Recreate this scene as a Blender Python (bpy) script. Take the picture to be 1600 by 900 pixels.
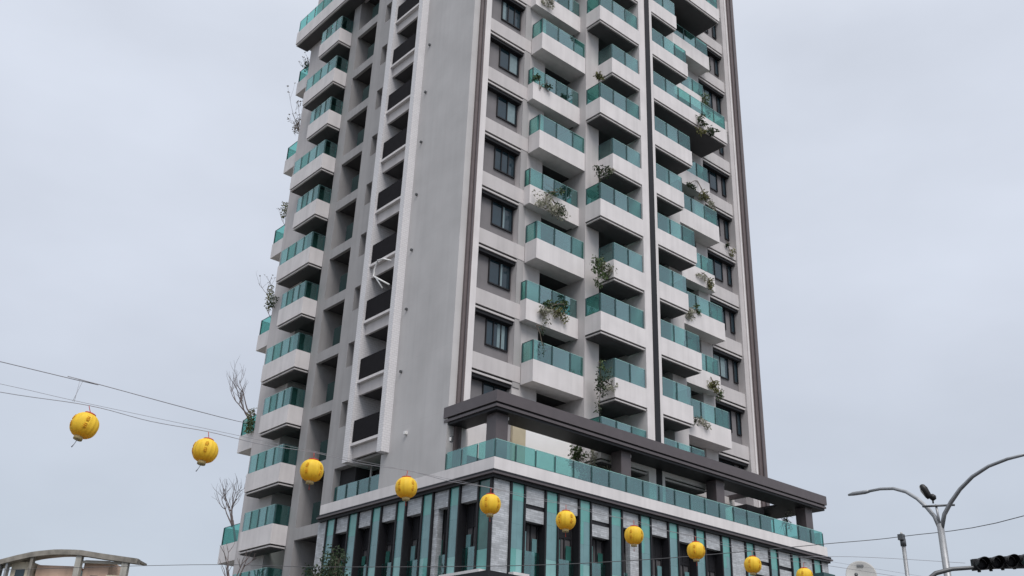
import bpy, math, random
from mathutils import Vector, Matrix
R = math.radians
random.seed(7)
sc = bpy.context.scene
for o in list(bpy.data.objects): bpy.data.objects.remove(o)

# ------------------------------------------------------------------ camera
cam_d = bpy.data.cameras.new('camera'); cam = bpy.data.objects.new('camera', cam_d)
sc.collection.objects.link(cam); sc.camera = cam
cam_d.sensor_width = 36; cam_d.lens = 1571.74/1600*36; cam_d.clip_end = 6000; cam_d.clip_start = .1
rt = Vector((0.749383, -0.661185, 0.035488)); dn = Vector((0.306694, 0.299106, -0.903589)); fw = Vector((0.586825, 0.688019, 0.426927))
m = Matrix((rt, -dn, -fw)).transposed().to_4x4(); m.translation = Vector((-25.9843, -31.1581, -10.9124))
cam.matrix_world = m
GZ = -12.5                                       # street level

# ------------------------------------------------------------------ sky, sun, exposure
SUN_EL, SUN_AZ = R(54), R(198)                   # soft light behind the cloud, from the right front of the camera
w = bpy.data.worlds.new('World'); sc.world = w; w.use_nodes = True
nt = w.node_tree; nt.nodes.clear()
def N(t, nt_=None, **k):
    n = (nt_ or nt).nodes.new(t)
    for a, b in k.items(): setattr(n, a, b)
    return n
out = N('ShaderNodeOutputWorld'); bg = N('ShaderNodeBackground'); bg.inputs[1].default_value = .1
sky = N('ShaderNodeTexSky', sky_type='NISHITA', sun_disc=False, sun_elevation=SUN_EL, sun_rotation=SUN_AZ)
tc = N('ShaderNodeTexCoord'); sep = N('ShaderNodeSeparateXYZ'); nt.links.new(tc.outputs['Generated'], sep.inputs[0])
ramp = N('ShaderNodeValToRGB'); nt.links.new(sep.outputs[2], ramp.inputs[0])
cr = ramp.color_ramp
for i, (p, c) in enumerate([(0, (.39, .425, .475)), (.14, (.42, .46, .52)), (.36, (.502, .535, .604)), (.62, (.562, .598, .672)), (1, (1.0, 1.02, 1.06))]):
    e = cr.elements[i] if i < 2 else cr.elements.new(p)
    e.position = p; e.color = (*c, 1)
noi = N('ShaderNodeTexNoise'); noi.inputs['Scale'].default_value = 2.2; noi.inputs['Detail'].default_value = 5; noi.inputs['Roughness'].default_value = .5
mapn = N('ShaderNodeMapping'); mapn.inputs['Scale'].default_value = (1, 1, 2.2)
nt.links.new(tc.outputs['Generated'], mapn.inputs[0]); nt.links.new(mapn.outputs[0], noi.inputs[0])
mr = N('ShaderNodeMapRange'); mr.inputs[1].default_value = .3; mr.inputs[2].default_value = .7; mr.inputs[3].default_value = 8.9; mr.inputs[4].default_value = 10.9
nt.links.new(noi.outputs[0], mr.inputs[0])
sclv = N('ShaderNodeVectorMath', operation='SCALE'); nt.links.new(ramp.outputs[0], sclv.inputs[0]); nt.links.new(mr.outputs[0], sclv.inputs['Scale'])
mixw = N('ShaderNodeMix', data_type='RGBA'); mixw.inputs[0].default_value = .9
nt.links.new(sky.outputs[0], mixw.inputs[6]); nt.links.new(sclv.outputs[0], mixw.inputs[7])
nt.links.new(mixw.outputs[2], bg.inputs[0]); nt.links.new(bg.outputs[0], out.inputs[0])
sun_d = bpy.data.lights.new('sun', 'SUN'); sun = bpy.data.objects.new('sun', sun_d); sc.collection.objects.link(sun)
sun_d.energy = 1.9; sun_d.angle = R(36); sun_d.color = (1, .945, .915)
_sd = Vector((-.2, -.62, .9)).normalized()      # direction towards the bright part of the overcast
sun.rotation_euler = _sd.to_track_quat('Z', 'Y').to_euler()
vs = sc.view_settings; vs.view_transform = 'Standard'; vs.look = 'None'; vs.gamma = 1; vs.exposure = .42; vs.use_curve_mapping = False

# ------------------------------------------------------------------ materials
MT = {}
def mat(name, col, rough=.7, spec=.4, metal=0, var=.06, vscale=1.2, bump=0, bscale=30, streak=0, grid=None):
    """painted or plain surface: colour with mottling, optional vertical stains, fine bump, tile joints"""
    M = bpy.data.materials.new(name); M.use_nodes = True; t = M.node_tree; b = t.nodes['Principled BSDF']
    b.inputs['Roughness'].default_value = rough; b.inputs['Specular IOR Level'].default_value = spec; b.inputs['Metallic'].default_value = metal
    g = N('ShaderNodeNewGeometry', t)
    n = N('ShaderNodeTexNoise', t); n.inputs['Scale'].default_value = vscale; n.inputs['Detail'].default_value = 6; t.links.new(g.outputs['Position'], n.inputs[0])
    r = N('ShaderNodeMapRange', t); r.inputs[1].default_value = .3; r.inputs[2].default_value = .7; r.inputs[3].default_value = 1-var; r.inputs[4].default_value = 1+var
    t.links.new(n.outputs[0], r.inputs[0])
    fac = r.outputs[0]
    if streak:
        mp = N('ShaderNodeMapping', t); mp.inputs['Scale'].default_value = (3, 3, .12); t.links.new(g.outputs['Position'], mp.inputs[0])
        n2 = N('ShaderNodeTexNoise', t); n2.inputs['Scale'].default_value = 1; n2.inputs['Detail'].default_value = 5; t.links.new(mp.outputs[0], n2.inputs[0])
        r2 = N('ShaderNodeMapRange', t); r2.inputs[1].default_value = .42; r2.inputs[2].default_value = .75; r2.inputs[3].default_value = 1; r2.inputs[4].default_value = 1-streak
        t.links.new(n2.outputs[0], r2.inputs[0])
        mu = N('ShaderNodeMath', t, operation='MULTIPLY'); t.links.new(fac, mu.inputs[0]); t.links.new(r2.outputs[0], mu.inputs[1]); fac = mu.outputs[0]
    if grid:
        sp = N('ShaderNodeSeparateXYZ', t); t.links.new(g.outputs['Position'], sp.inputs[0])
        ad = N('ShaderNodeMath', t, operation='ADD'); t.links.new(sp.outputs[0], ad.inputs[0]); t.links.new(sp.outputs[1], ad.inputs[1])
        cb = N('ShaderNodeCombineXYZ', t); t.links.new(ad.outputs[0], cb.inputs[0]); t.links.new(sp.outputs[2], cb.inputs[1])
        br = N('ShaderNodeTexBrick', t); br.offset = grid[3]; br.inputs['Scale'].default_value = 1
        br.inputs['Brick Width'].default_value = grid[0]; br.inputs['Row Height'].default_value = grid[1]; br.inputs['Mortar Size'].default_value = grid[2]
        br.inputs['Color1'].default_value = (1, 1, 1, 1); br.inputs['Color2'].default_value = (grid[4],)*3+(1,); br.inputs['Mortar'].default_value = (grid[5],)*3+(1,)
        t.links.new(cb.outputs[0], br.inputs[0])
        mu = N('ShaderNodeMath', t, operation='MULTIPLY'); t.links.new(fac, mu.inputs[0]); t.links.new(br.outputs[0], mu.inputs[1]); fac = mu.outputs[0]
    v = N('ShaderNodeVectorMath', t, operation='SCALE'); v.inputs[0].default_value = col; t.links.new(fac, v.inputs['Scale'])
    t.links.new(v.outputs[0], b.inputs['Base Color'])
    if bump:
        n3 = N('ShaderNodeTexNoise', t); n3.inputs['Scale'].default_value = bscale; n3.inputs['Detail'].default_value = 4; t.links.new(g.outputs['Position'], n3.inputs[0])
        bp = N('ShaderNodeBump', t); bp.inputs['Strength'].default_value = bump; bp.inputs['Distance'].default_value = .02
        t.links.new(n3.outputs[0], bp.inputs['Height']); t.links.new(bp.outputs[0], b.inputs['Normal'])
    MT[name] = M; return M
mat('white_paint', (.69, .663, .66), .75, .3, var=.06, vscale=.9, streak=.11, bump=.1)
mat('skylit_paint', (.82, .81, .80), .75, .3, var=.03)  # lighter white with the skylight on the terrace wall put into the colour
mat('pale_paint', (.54, .515, .512), .75, .3, var=.06, vscale=.9, streak=.11, bump=.1)
mat('grey_paint', (.375, .366, .366), .8, .25, var=.06, vscale=.7, streak=.13, bump=.15)
mat('bay_paint', (.19, .182, .188), .8, .25, var=.06, streak=.1)
mat('shade_paint', (.085, .083, .087), .8, .25, var=.05)  # dark colour carries the shade of deep loggias, ceilings and soffits
mat('blank_wall_paint', (.51, .50, .497), .82, .25, var=.08, vscale=.45, streak=.06, bump=.2, grid=(2.6, 3.3, .006, .5, .985, .9))
mat('white_tile', (.70, .69, .70), .5, .4, var=.03, grid=(.25, .12, .012, .5, .95, .80))
mat('brown_metal', (.088, .074, .078), .45, .5, var=.08, vscale=2)
mat('brown_strip', (.13, .105, .105), .5, .5, var=.1, vscale=2)
mat('dark_metal_and_shade', (.014, .014, .017), .55, .3, var=.1)  # metal of frames and channels; also the painted shade of the shadow grooves
mat('teal_frame', (.03, .075, .078), .4, .5, var=.1)
mat('railing_plate', (.010, .009, .011), .8, .15, var=.12, vscale=3)
mat('dark_interior', (.035, .034, .036), .8, .2)  # near-black base colour stands in for the shade inside the slits
mat('stone', (.50, .525, .55), .6, .4, var=.16, vscale=4, bump=.7, bscale=9, grid=(.42, .085, .006, .5, .70, .55))
mat('concrete', (.42, .41, .37), .85, .2, var=.15, streak=.2)
mat('old_concrete', (.27, .255, .225), .9, .2, var=.3, vscale=2, streak=.3)
mat('pink_wall', (.60, .44, .35), .85, .2, var=.12, streak=.15)
mat('beige_wall', (.62, .57, .46), .85, .2, var=.12, streak=.15)
mat('asphalt', (.05, .05, .052), .9, .2, var=.2, vscale=4)
mat('paving', (.20, .197, .19), .85, .2, var=.1, grid=(.6, .6, .01, 0, .9, .7))
mat('soil', (.11, .108, .10), .95, .1, var=.2)
mat('road_paint', (.75, .75, .73), .7, .3, var=.1)
mat('galvanised', (.30, .31, .32), .45, .5, metal=.5, var=.12, vscale=6)
mat('dark_steel', (.09, .095, .10), .45, .5, metal=.3, var=.15)
mat('black_plastic', (.012, .012, .013), .45, .4)
mat('cable', (.10, .10, .105), .7, .3)
mat('cable_pale', (.27, .27, .29), .7, .3)
mat('dish_grey', (.42, .42, .41), .6, .4, var=.08)
mat('bark', (.15, .125, .10), .9, .2, var=.25, vscale=8)
mat('twig', (.17, .14, .135), .9, .2, var=.25, vscale=8)
mat('red_cloth', (.42, .05, .03), .7, .3)
mat('red_ink', (.70, .36, .03), .8, .2)
mat('cap_cream', (.62, .48, .22), .6, .3)
mat('white_plastic', (.75, .75, .74), .4, .4)
mat('curtain', (.20, .27, .29), .8, .2, var=.1, vscale=5)
mat('beige_board', (.48, .42, .30), .8, .2, var=.1)

def leafmat(name, col, var):
    M = bpy.data.materials.new(name); M.use_nodes = True; t = M.node_tree; b = t.nodes['Principled BSDF']
    b.inputs['Roughness'].default_value = .55; b.inputs['Specular IOR Level'].default_value = .3
    g = N('ShaderNodeNewGeometry', t); r = N('ShaderNodeValToRGB', t); t.links.new(g.outputs['Random Per Island'], r.inputs[0])
    a = r.color_ramp.elements; a[0].color = (*[c*(1-var) for c in col], 1); a[1].color = (*[min(1, c*(1+var)) for c in col], 1)
    t.links.new(r.outputs[0], b.inputs['Base Color'])
    tr = N('ShaderNodeBsdfTranslucent', t); t.links.new(r.outputs[0], tr.inputs[0])
    mx = N('ShaderNodeMixShader', t); mx.inputs[0].default_value = .3
    t.links.new(b.outputs[0], mx.inputs[1]); t.links.new(tr.outputs[0], mx.inputs[2]); t.links.new(mx.outputs[0], t.nodes['Material Output'].inputs[0])
    MT[name] = M
leafmat('leaf_green', (.075, .115, .045), .5)
leafmat('leaf_dark', (.040, .062, .032), .5)
leafmat('leaf_pale', (.34, .34, .27), .55)
leafmat('leaf_olive', (.15, .15, .06), .5)
leafmat('leaf_dry', (.20, .165, .14), .4)

def glassmat(name, tint, refl, fac, rough=.03, body=None, bfac=0):
    """tinted railing glass: light passes tinted, the sky mirrors in it, a little milky body colour"""
    M = bpy.data.materials.new(name); M.use_nodes = True; t = M.node_tree; t.nodes.remove(t.nodes['Principled BSDF'])
    tr = N('ShaderNodeBsdfTransparent', t); tr.inputs[0].default_value = (*tint, 1)
    gl = N('ShaderNodeBsdfGlossy', t); gl.inputs[0].default_value = (*refl, 1); gl.inputs['Roughness'].default_value = rough
    gi = N('ShaderNodeNewGeometry', t); mrr = N('ShaderNodeMapRange', t); mrr.inputs[3].default_value = fac*.5; mrr.inputs[4].default_value = fac*1.5; t.links.new(gi.outputs['Random Per Island'], mrr.inputs[0])
    mx = N('ShaderNodeMixShader', t); t.links.new(mrr.outputs[0], mx.inputs[0])
    t.links.new(tr.outputs[0], mx.inputs[1]); t.links.new(gl.outputs[0], mx.inputs[2])
    last = mx
    if body:
        df = N('ShaderNodeBsdfDiffuse', t); df.inputs[0].default_value = (*body, 1)
        m2 = N('ShaderNodeMixShader', t); m2.inputs[0].default_value = bfac
        t.links.new(mx.outputs[0], m2.inputs[1]); t.links.new(df.outputs[0], m2.inputs[2]); last = m2
    t.links.new(last.outputs[0], t.nodes['Material Output'].inputs[0]); MT[name] = M
glassmat('railing_glass', (.43, .77, .72), (.66, .79, .81), .215, body=(.14, .28, .28), bfac=.008)
def panelmat(name, col, spec=.6, var=.25):
    """opaque coloured glass with bands of differing tone from pane to pane"""
    M = mat(name, col, .06, spec, var=var, vscale=1.1); return M
panelmat('fin_glass', (.115, .335, .31), .8, .14)
frng = random.Random(3)
panelmat('fin_glass_grey', (.14, .27, .285), .8, .14)
panelmat('fin_glass_pale', (.20, .40, .39), .8, .14)
panelmat('fin_glass_dark', (.03, .115, .10), .8, .25)
mat('glass_edge', (.30, .55, .51), .3, .5)
mat('recess_screen', (.010, .030, .028), .5, .12, var=.2)
mat('window_glass', (.016, .034, .046), .05, .65, var=.2)
mat('door_glass', (.010, .012, .013), .25, .2, var=.2)

# lantern paper: yellow, darker between the ribs
def lantern_mat():
    M = mat('lantern_paper', (.97, .70, .06), .55, .35, var=.10, vscale=7)
    t = M.node_tree; b = t.nodes['Principled BSDF']
    tr = N('ShaderNodeBsdfTranslucent', t); tr.inputs[0].default_value = (.9, .56, .03, 1)
    mx = N('ShaderNodeMixShader', t); mx.inputs[0].default_value = .35
    t.links.new(b.outputs[0], mx.inputs[1]); t.links.new(tr.outputs[0], mx.inputs[2]); t.links.new(mx.outputs[0], t.nodes['Material Output'].inputs[0])
lantern_mat()

# ------------------------------------------------------------------ mesh helpers
ORG = {}                                         # world position of every object's origin
class MB:
    def __init__(s): s.v = []; s.f = []; s.mi = []; s.cur = 0; s.sm = []
    def add(s, vs, fs, smooth=False):
        o = len(s.v); s.v += [tuple(p) for p in vs]
        for f in fs: s.f.append(tuple(i+o for i in f)); s.mi.append(s.cur); s.sm.append(smooth)
        return s
    def box(s, x0, x1, y0, y1, z0, z1):
        x0, x1 = min(x0, x1), max(x0, x1); y0, y1 = min(y0, y1), max(y0, y1); z0, z1 = min(z0, z1), max(z0, z1)
        return s.add([(x, y, z) for z in (z0, z1) for y in (y0, y1) for x in (x0, x1)],
                     [(0, 2, 3, 1), (4, 5, 7, 6), (0, 1, 5, 4), (2, 6, 7, 3), (0, 4, 6, 2), (1, 3, 7, 5)])
    def tube(s, pts, rad, n=8, cap=True):
        pts = [Vector(p) for p in pts]
        if not hasattr(rad, '__len__'): rad = [rad]*len(pts)
        rings = []; u = None
        for i, p in enumerate(pts):
            d = (pts[min(i+1, len(pts)-1)]-pts[max(i-1, 0)])
            if d.length < 1e-9: d = Vector((0, 0, 1))
            d.normalize()
            if u is None:
                u = d.orthogonal().normalized()
            else:
                u = (u-d*u.dot(d)); u = u.normalized() if u.length > 1e-6 else d.orthogonal().normalized()
            v = d.cross(u)
            rings.append([p+(u*math.cos(2*math.pi*k/n)+v*math.sin(2*math.pi*k/n))*rad[i] for k in range(n)])
        vs = [q for r in rings for q in r]; fs = []
        for i in range(len(rings)-1):
            for k in range(n):
                a = i*n+k; b = i*n+(k+1) % n; fs.append((a, b, b+n, a+n))
        if cap:
            fs.append(tuple(range(n))[::-1]); fs.append(tuple(len(vs)-n+k for k in range(n)))
        return s.add(vs, fs, True)
    def lathe(s, c, prof, n=24, gore=0, ax=(0, 0, 1)):
        c = Vector(c); A = Vector(ax).normalized(); U = A.orthogonal().normalized(); V = A.cross(U); vs = []; fs = []
        for r, z in prof:
            for k in range(n):
                a = 2*math.pi*k/n; rr = r*(1-gore*(k % 2))
                vs.append(c+A*z+(U*math.cos(a)+V*math.sin(a))*rr)
        for i in range(len(prof)-1):
            for k in range(n): fs.append((i*n+k, i*n+(k+1) % n, (i+1)*n+(k+1) % n, (i+1)*n+k))
        fs.append(tuple(range(n))[::-1]); fs.append(tuple((len(prof)-1)*n+k for k in range(n)))
        return s.add(vs, fs, gore == 0)
    def leaf(s, p, d, n, L, W):
        d = d.normalized(); sd = d.cross(n)
        if sd.length < 1e-4: sd = d.orthogonal()
        sd.normalize(); up = sd.cross(d)
        return s.add([p, p+d*L*.5+sd*W*.5+up*L*.06, p+d*L, p+d*L*.5-sd*W*.5+up*L*.06], [(0, 1, 2, 3)])
    def build(s, name, m, parent=None, label=None):
        me = bpy.data.meshes.new(name)
        xs, ys, zs = zip(*s.v)
        o = Vector(((min(xs)+max(xs))/2, (min(ys)+max(ys))/2, min(zs)))
        me.from_pydata([(x-o.x, y-o.y, z-o.z) for x, y, z in s.v], [], s.f)
        ms = m if isinstance(m, (list, tuple)) else [m]
        for q in ms: me.materials.append(MT[q])
        me.polygons.foreach_set('material_index', s.mi); me.polygons.foreach_set('use_smooth', s.sm)
        me.update()
        ob = bpy.data.objects.new(name, me); sc.collection.objects.link(ob)
        ORG[ob.name] = o
        if parent: ob.parent = parent; ob.location = o-ORG[parent.name]
        else: ob.location = o
        if label: ob['label'] = label
        return ob
def thing(name, label, cat, loc, group=None):
    o = bpy.data.objects.new(name, None); sc.collection.objects.link(o); o.location = loc; ORG[o.name] = Vector(loc)
    o.empty_display_size = .3
    return tag(o, label, cat, group)
def tag(o, label, cat, group=None):
    o['label'] = label; o['category'] = cat
    if group: o['group'] = group
    return o
def struct(name, mb, m):
    o = mb.build(name, m); o['kind'] = 'structure'; return o
def B(*a): return MB().box(*a)

# ------------------------------------------------------------------ setting
struct('ground', B(-900, 900, -900, 900, GZ-.4, GZ-.03), 'soil')
struct('road', MB().box(-400, 400, -30, -7, GZ-.02, GZ-.004).box(-22, -9.5, -400, -30.02, GZ-.02, GZ-.004).box(-22, -9.5, -6.98, 400, GZ-.02, GZ-.004), 'asphalt')
struct('pavement', MB().box(-9.3, 60, -6.8, -.02, GZ-.02, GZ+.13).box(-9.3, -.02, -.02, 60, GZ-.02, GZ+.13).box(-60, -22.2, -6.8, 60, GZ-.02, GZ+.13)
       .box(-9.3, 60, -36, -30.2, GZ-.02, GZ+.13).box(-60, -22.2, -36, -30.2, GZ-.02, GZ+.13), 'paving')
rm = MB()
for i in range(-12, 14): rm.box(i*8, i*8+4, -18.6, -18.45, GZ-.003, GZ+.001)
for i in range(11): rm.box(-21.5+i*1.1, -20.95+i*1.1, -6.6, -3.6, GZ-.003, GZ+.001)
struct('road_marking', rm, 'road_paint')

# ------------------------------------------------------------------ the apartment tower
T = thing('apartment_tower', 'tall grey and white apartment tower with teal glass balconies above a stone and glass podium', 'building', (12, 12, GZ))
FL = lambda k: 5.6+3.3*k
TOP = FL(12)
Rm = lambda yw: (lambda u0, u1, v0, v1, z0, z1: (u0, u1, yw-v1, yw-v0, z0, z1))      # right face: u along x, v outwards
Lm = lambda xw: (lambda u0, u1, v0, v1, z0, z1: (xw-v1, xw-v0, u0, u1, z0, z1))      # left face: u along y, v outwards

# solid walls --------------------------------------------------------
B(1.9, 23.4, 5.2, 13.39, GZ, TOP).build('core_wall', 'shade_paint', T)
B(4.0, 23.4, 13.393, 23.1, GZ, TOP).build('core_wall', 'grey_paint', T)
B(0, 1.15, 3.38, 7.82, .53, TOP).build('blank_wall', 'blank_wall_paint', T)
B(1.152, 3.75, 3.8, 5.198, .1, TOP).build('window_bay_wall', 'bay_paint', T)
B(3.75, 5.36, 3.44, 5.197, .1, TOP).build('front_wall', 'pale_paint', T)
B(3.75, 4.2, 3.40, 3.437, 5.4, TOP).build('pilaster', 'grey_paint', T)
B(7.66, 8.7, 2.43, 5.196, .1, TOP).build('front_wall', 'pale_paint', T)
B(11.05, 11.6, 1.3, 5.195, .1, TOP).build('pilaster', 'white_paint', T)
B(11.603, 12.02, 1.27, 5.194, .1, TOP).build('dark_channel', 'dark_metal_and_shade', T)
B(12.023, 12.27, 1.3, 5.193, .1, TOP).build('pilaster', 'white_paint', T)
B(14.5, 15.68, 2.43, 5.192, .1, TOP).build('front_wall', 'pale_paint', T)
B(18.42, 19.5, 3.44, 5.191, .1, TOP).build('front_wall', 'pale_paint', T)
B(19.503, 22.35, 3.8, 5.19, .1, TOP).build('window_bay_wall', 'bay_paint', T)
B(22.353, 23.05, 3.28, 5.189, .1, TOP).build('pilaster', 'pale_paint', T)
B(23.053, 23.76, 3.16, 5.188, .1, TOP).build('brown_pilaster', 'brown_strip', T)
B(22.75, 22.87, 3.2, 3.277, .1, TOP).build('pilaster_rib', 'white_paint', T)
B(23.32, 23.42, 3.08, 3.157, .1, TOP).build('pilaster_rib', 'brown_metal', T)
B(.39, .73, 3.24, 3.377, .53, TOP).build('brown_pilaster', 'brown_strip', T)
B(.54, .60, 3.18, 3.237, .53, TOP).build('pilaster_rib', 'brown_metal', T)
B(.733, 1.12, 3.27, 3.376, .53, TOP).build('pilaster', 'white_paint', T)
B(23.77, 23.9, 3.3, 23.1, GZ, TOP).build('side_wall', 'grey_paint', T)
B(.2, 23.6, 3.6, 23, TOP+.002, TOP+1.2).build('roof_parapet', 'pale_paint', T)
# left face
B(-.46, 1.4, 7.823, 8.2, 2.18, TOP).build('tiled_pilaster', 'white_tile', T)
B(-.46, 1.398, 10.7, 11.2, 2.18, TOP).build('tiled_pilaster', 'white_tile', T)
B(1.2, 1.898, 8.203, 10.697, 2.3, TOP).build('recess_wall', 'pale_paint', T)
B(0, 1.397, 7.825, 8.45, .53, 2.177).build('lower_wall', 'blank_wall_paint', T)
sw = MB().box(0, .40, 11.203, 12.02, 2.36, TOP).box(0, .40, 12.62, 13.55, .53, TOP)
zs = [2.36]+[FL(k)+2.1 for k in range(-1, 12)]
for k in range(-1, 12):
    z0 = FL(k-1)+3.5 if k > -1 else 2.362
    sw.box(.002, .398, 12.022, 12.618, z0, FL(k)+2.1 if k < 11 else TOP-.01)
sw.build('slit_wall', 'grey_paint', T)
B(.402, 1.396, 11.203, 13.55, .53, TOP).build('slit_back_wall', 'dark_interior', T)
B(.43, .9, 16.6, 17.4, GZ, TOP).build('bay_pilaster', 'grey_paint', T)
B(.903, 3.5, 16.603, 17.397, GZ, TOP).build('recess_side_wall', 'grey_paint', T)
B(3.503, 3.7, 13.5, 19.69, GZ, TOP).build('recess_wall', 'shade_paint', T)
B(.43, 3.998, 19.7, 23.098, GZ, TOP).build('end_wall', 'pale_paint', T)
for k in range(-4, 12):
    B(.43, .62, 13.56, 16.597, FL(k)+.23, FL(k)+.85).build('recess_beam', 'grey_paint', T)
    B(.623, 3.499, 13.56, 16.596, FL(k)+.30, FL(k)+.84).build('floor_slab', 'shade_paint', T)

# floors -------------------------------------------------------------
for k in range(-1, 12):
    z = FL(k)
    for bx in ((5.362, 7.658, 3.39, 5.187, z+.01, z+.13), (8.702, 11.048, 2.44, 5.186, z+.01, z+.13), (12.272, 14.498, 2.44, 5.185, z+.01, z+.13),
               (15.682, 18.418, 3.39, 5.184, z+.01, z+.13), (-.05, 1.198, 8.203, 10.697, z+.10, z+.22), (.44, 3.498, 17.403, 19.697, z+.01, z+.13)):
        B(*bx).build('floor_slab', 'shade_paint', T)

# glass doors inside the loggias --------------------------------------
def door(mp, u0, u1, z, depth):
    g = MB(); g.box(*mp(u0+.05, u1-.05, -depth+.02, -depth+.05, z+.18, z+3.26)); d = g.build('balcony_door', 'door_glass', T)
    fr = MB(); n = max(2, round((u1-u0)/1.1))
    for i in range(n+1):
        u = u0+.05+(u1-u0-.1)*i/n; fr.box(*mp(u-.04, u+.04, -depth+.055, -depth+.09, z+.14, z+3.28))
    fr.build('door_frame', 'dark_metal_and_shade', d)
for k in range(-1, 12):
    z = FL(k)
    door(Rm(3.38), 5.4, 7.62, z, 1.8); door(Rm(2.43), 8.75, 11.0, z, 2.75)
    door(Rm(2.43), 12.3, 14.45, z, 2.75); door(Rm(3.38), 15.72, 18.4, z, 1.8)

# windows and sill bands on the right face -----------------------------
def window(u0, u1, z0, z1, y, split, curt):
    g = B(u0+.03, u1-.03, y-.02, y-.004, z0+.03, z1-.03).build('window', 'window_glass', T)
    fr = MB()
    fr.box(u0, u0+.055, y-.075, y-.003, z0, z1).box(u1-.055, u1, y-.075, y-.003, z0, z1)
    fr.box(u0+.071, u1-.071, y-.074, y-.003, z1-.07, z1-.001).box(u0+.071, u1-.071, y-.074, y-.003, z0+.001, z0+.07)
    for sp in split: u = u0+(u1-u0)*sp; fr.box(u-.03, u+.03, y-.065, y-.003, z0+.072, z1-.072)
    fr.build('window_frame', 'dark_metal_and_shade', g)
    if curt:
        a, b = curt; B(u0+(u1-u0)*a, u0+(u1-u0)*b, y-.030, y-.022, z0+.09, z1-.09).build('curtain', 'curtain', g)
curts = {9: (.06, .4), 8: None, 7: (.58, .88), 6: (.08, .22), 5: (.5, .9), 4: (.52, .9), 3: None, 2: (.5, .62), 1: (.55, .62), 0: (.52, .85), -1: None}
for k in range(-1, 12):
    z = FL(k)
    window(2.22, 3.66, z+1.62, z+3.03, 3.8, (.5,) if k % 3 else (.34, .67), curts.get(k, (.06, .3)))
    window(19.75, 21.35, z+1.62, z+3.03, 3.8, (.5,), (.15, .8) if k in (1, 2, 4, 7) else None)
    window(21.85, 22.27, z+1.62, z+3.10, 3.8, (), None)
for x0, x1 in ((1.153, 4.22), (19.506, 22.349)):
    for k in range(0, 12):
        z = FL(k)
        b = B(x0, x1, 3.38, 3.797, z+.08, z+.90).build('sill_band', 'pale_paint', T)
        MB().box(x0, x1-.01, 3.47, 3.796, z-.01, z+.078).box(x0, x1-.01, 3.50, 3.795, z-.28, z-.112).build('shadow_groove', 'dark_metal_and_shade', b)  # near-black colour paints the shade in the gaps below the band
        B(x0, x1-.005, 3.42, 3.794, z-.11, z-.012).build('drip_moulding', 'pale_paint', b)

# balconies ----------------------------------------------------------
def balcony(mp, u0, u1, v, z, n, mould, close=(1, 1), h=1.12, gh=1.03, m='white_paint', side_glass=(1, 0), inset=.0, name='balcony', back=0.0):
    p = MB(); t = .13
    p.box(*mp(u0, u1, v-t, v, z, z+h))
    if close[0]: p.box(*mp(u0, u0+t, back, v-t-.001, z, z+h))
    if close[1]: p.box(*mp(u1-t, u1, back, v-t-.001, z, z+h))
    p.box(*mp(u0+t+.001, u1-t-.001, back-.3 if close[0] else back, v-t-.002, z+.004, z+.13))
    b = p.build(name, m, T)
    if mould:
        MB().box(*mp(u0+.10, u1-.10, back, v-.10, z-.075, z-.002)).build('shadow_groove', 'dark_metal_and_shade', b)  # dark plate: shade under the parapet lip put into its colour
        MB().box(*mp(u0+.045, u1-.045, back, v-.045, z-.15, z-.077)).build('drip_moulding', 'pale_paint', b)
        MB().box(*mp(u0+.13, u1-.13, back, v-.13, z-.205, z-.152)).build('soffit', 'shade_paint', b)
    z0 = z+h+.004; z1 = z0+gh; g = MB(); fr = MB(); w_ = (u1-u0-.12)/n
    for i in range(n):
        g.box(*mp(u0+.07+w_*i+.02, u0+.05+w_*(i+1)-.02, v-.075, v-.055, z0+.02, z1))
        g.cur = 1; g.box(*mp(u0+.07+w_*i+.02, u0+.05+w_*(i+1)-.02, v-.076, v-.054, z1+.001, z1+.02)); g.cur = 0
        if i: fr.box(*mp(u0+.06+w_*i-.03, u0+.06+w_*i+.03, v-.052, v-.02, z0, z1-.02))
    for q, u in ((0, u0), (1, u1)):
        if side_glass[q]:
            a = u+.055 if q == 0 else u-.075
            g.box(*mp(a, a+.02, back+.05, v-.10, z0+.02, z1))
        a = u+.02 if q == 0 else u-.085
        fr.box(*mp(a, a+.06, v-.125, v-.079, z0, z1+.01))
        fr.box(*mp(a, a+.05, back+.002, back+.05, z0, z1+.01)) if side_glass[q] else None
    fr.box(*mp(u0+.06, u1-.06, v-.10, v-.04, z0-.002, z0+.018))
    if side_glass[0]: fr.box(*mp(u0+.05, u0+.085, back+.06, v-.13, z1+.002, z1+.03))
    g.build('railing_glass', ['railing_glass', 'glass_edge'], b); fr.build('railing_frame', 'teal_frame', b)
    return b
for k in range(0, 12):                           # first column: deep and shallow boxes by turns
    z = FL(k)
    if k % 2 == 0: balcony(Rm(3.38), 4.24, 8.06, .88, z, 3, False)
    else: balcony(Rm(3.38), 4.04, 7.655, .46, z-.02, 4, False)
for k in range(-1, 12):                          # second column
    z = FL(k)
    balcony(Rm(2.43), 7.665 if k % 2 else 8.66, 11.048, 1.13, z+.05, 3 if k % 2 else 2, True, close=(1, 0), h=1.03)
for k in range(-1, 12):                          # third column, some running on to the corner of the bay
    z = FL(k)
    if k in (6, 9): balcony(Rm(2.43), 12.273, 19.36, 1.13, z+.05, 6, True, close=(0, 1), h=1.0, side_glass=(0, 1), back=-.9)
    else: balcony(Rm(2.43), 12.273, 15.66 if k % 2 else 14.72, 1.13, z+.05, 3 if k % 2 else 2, True, close=(0, 1), h=1.0, side_glass=(0, 1))
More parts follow.
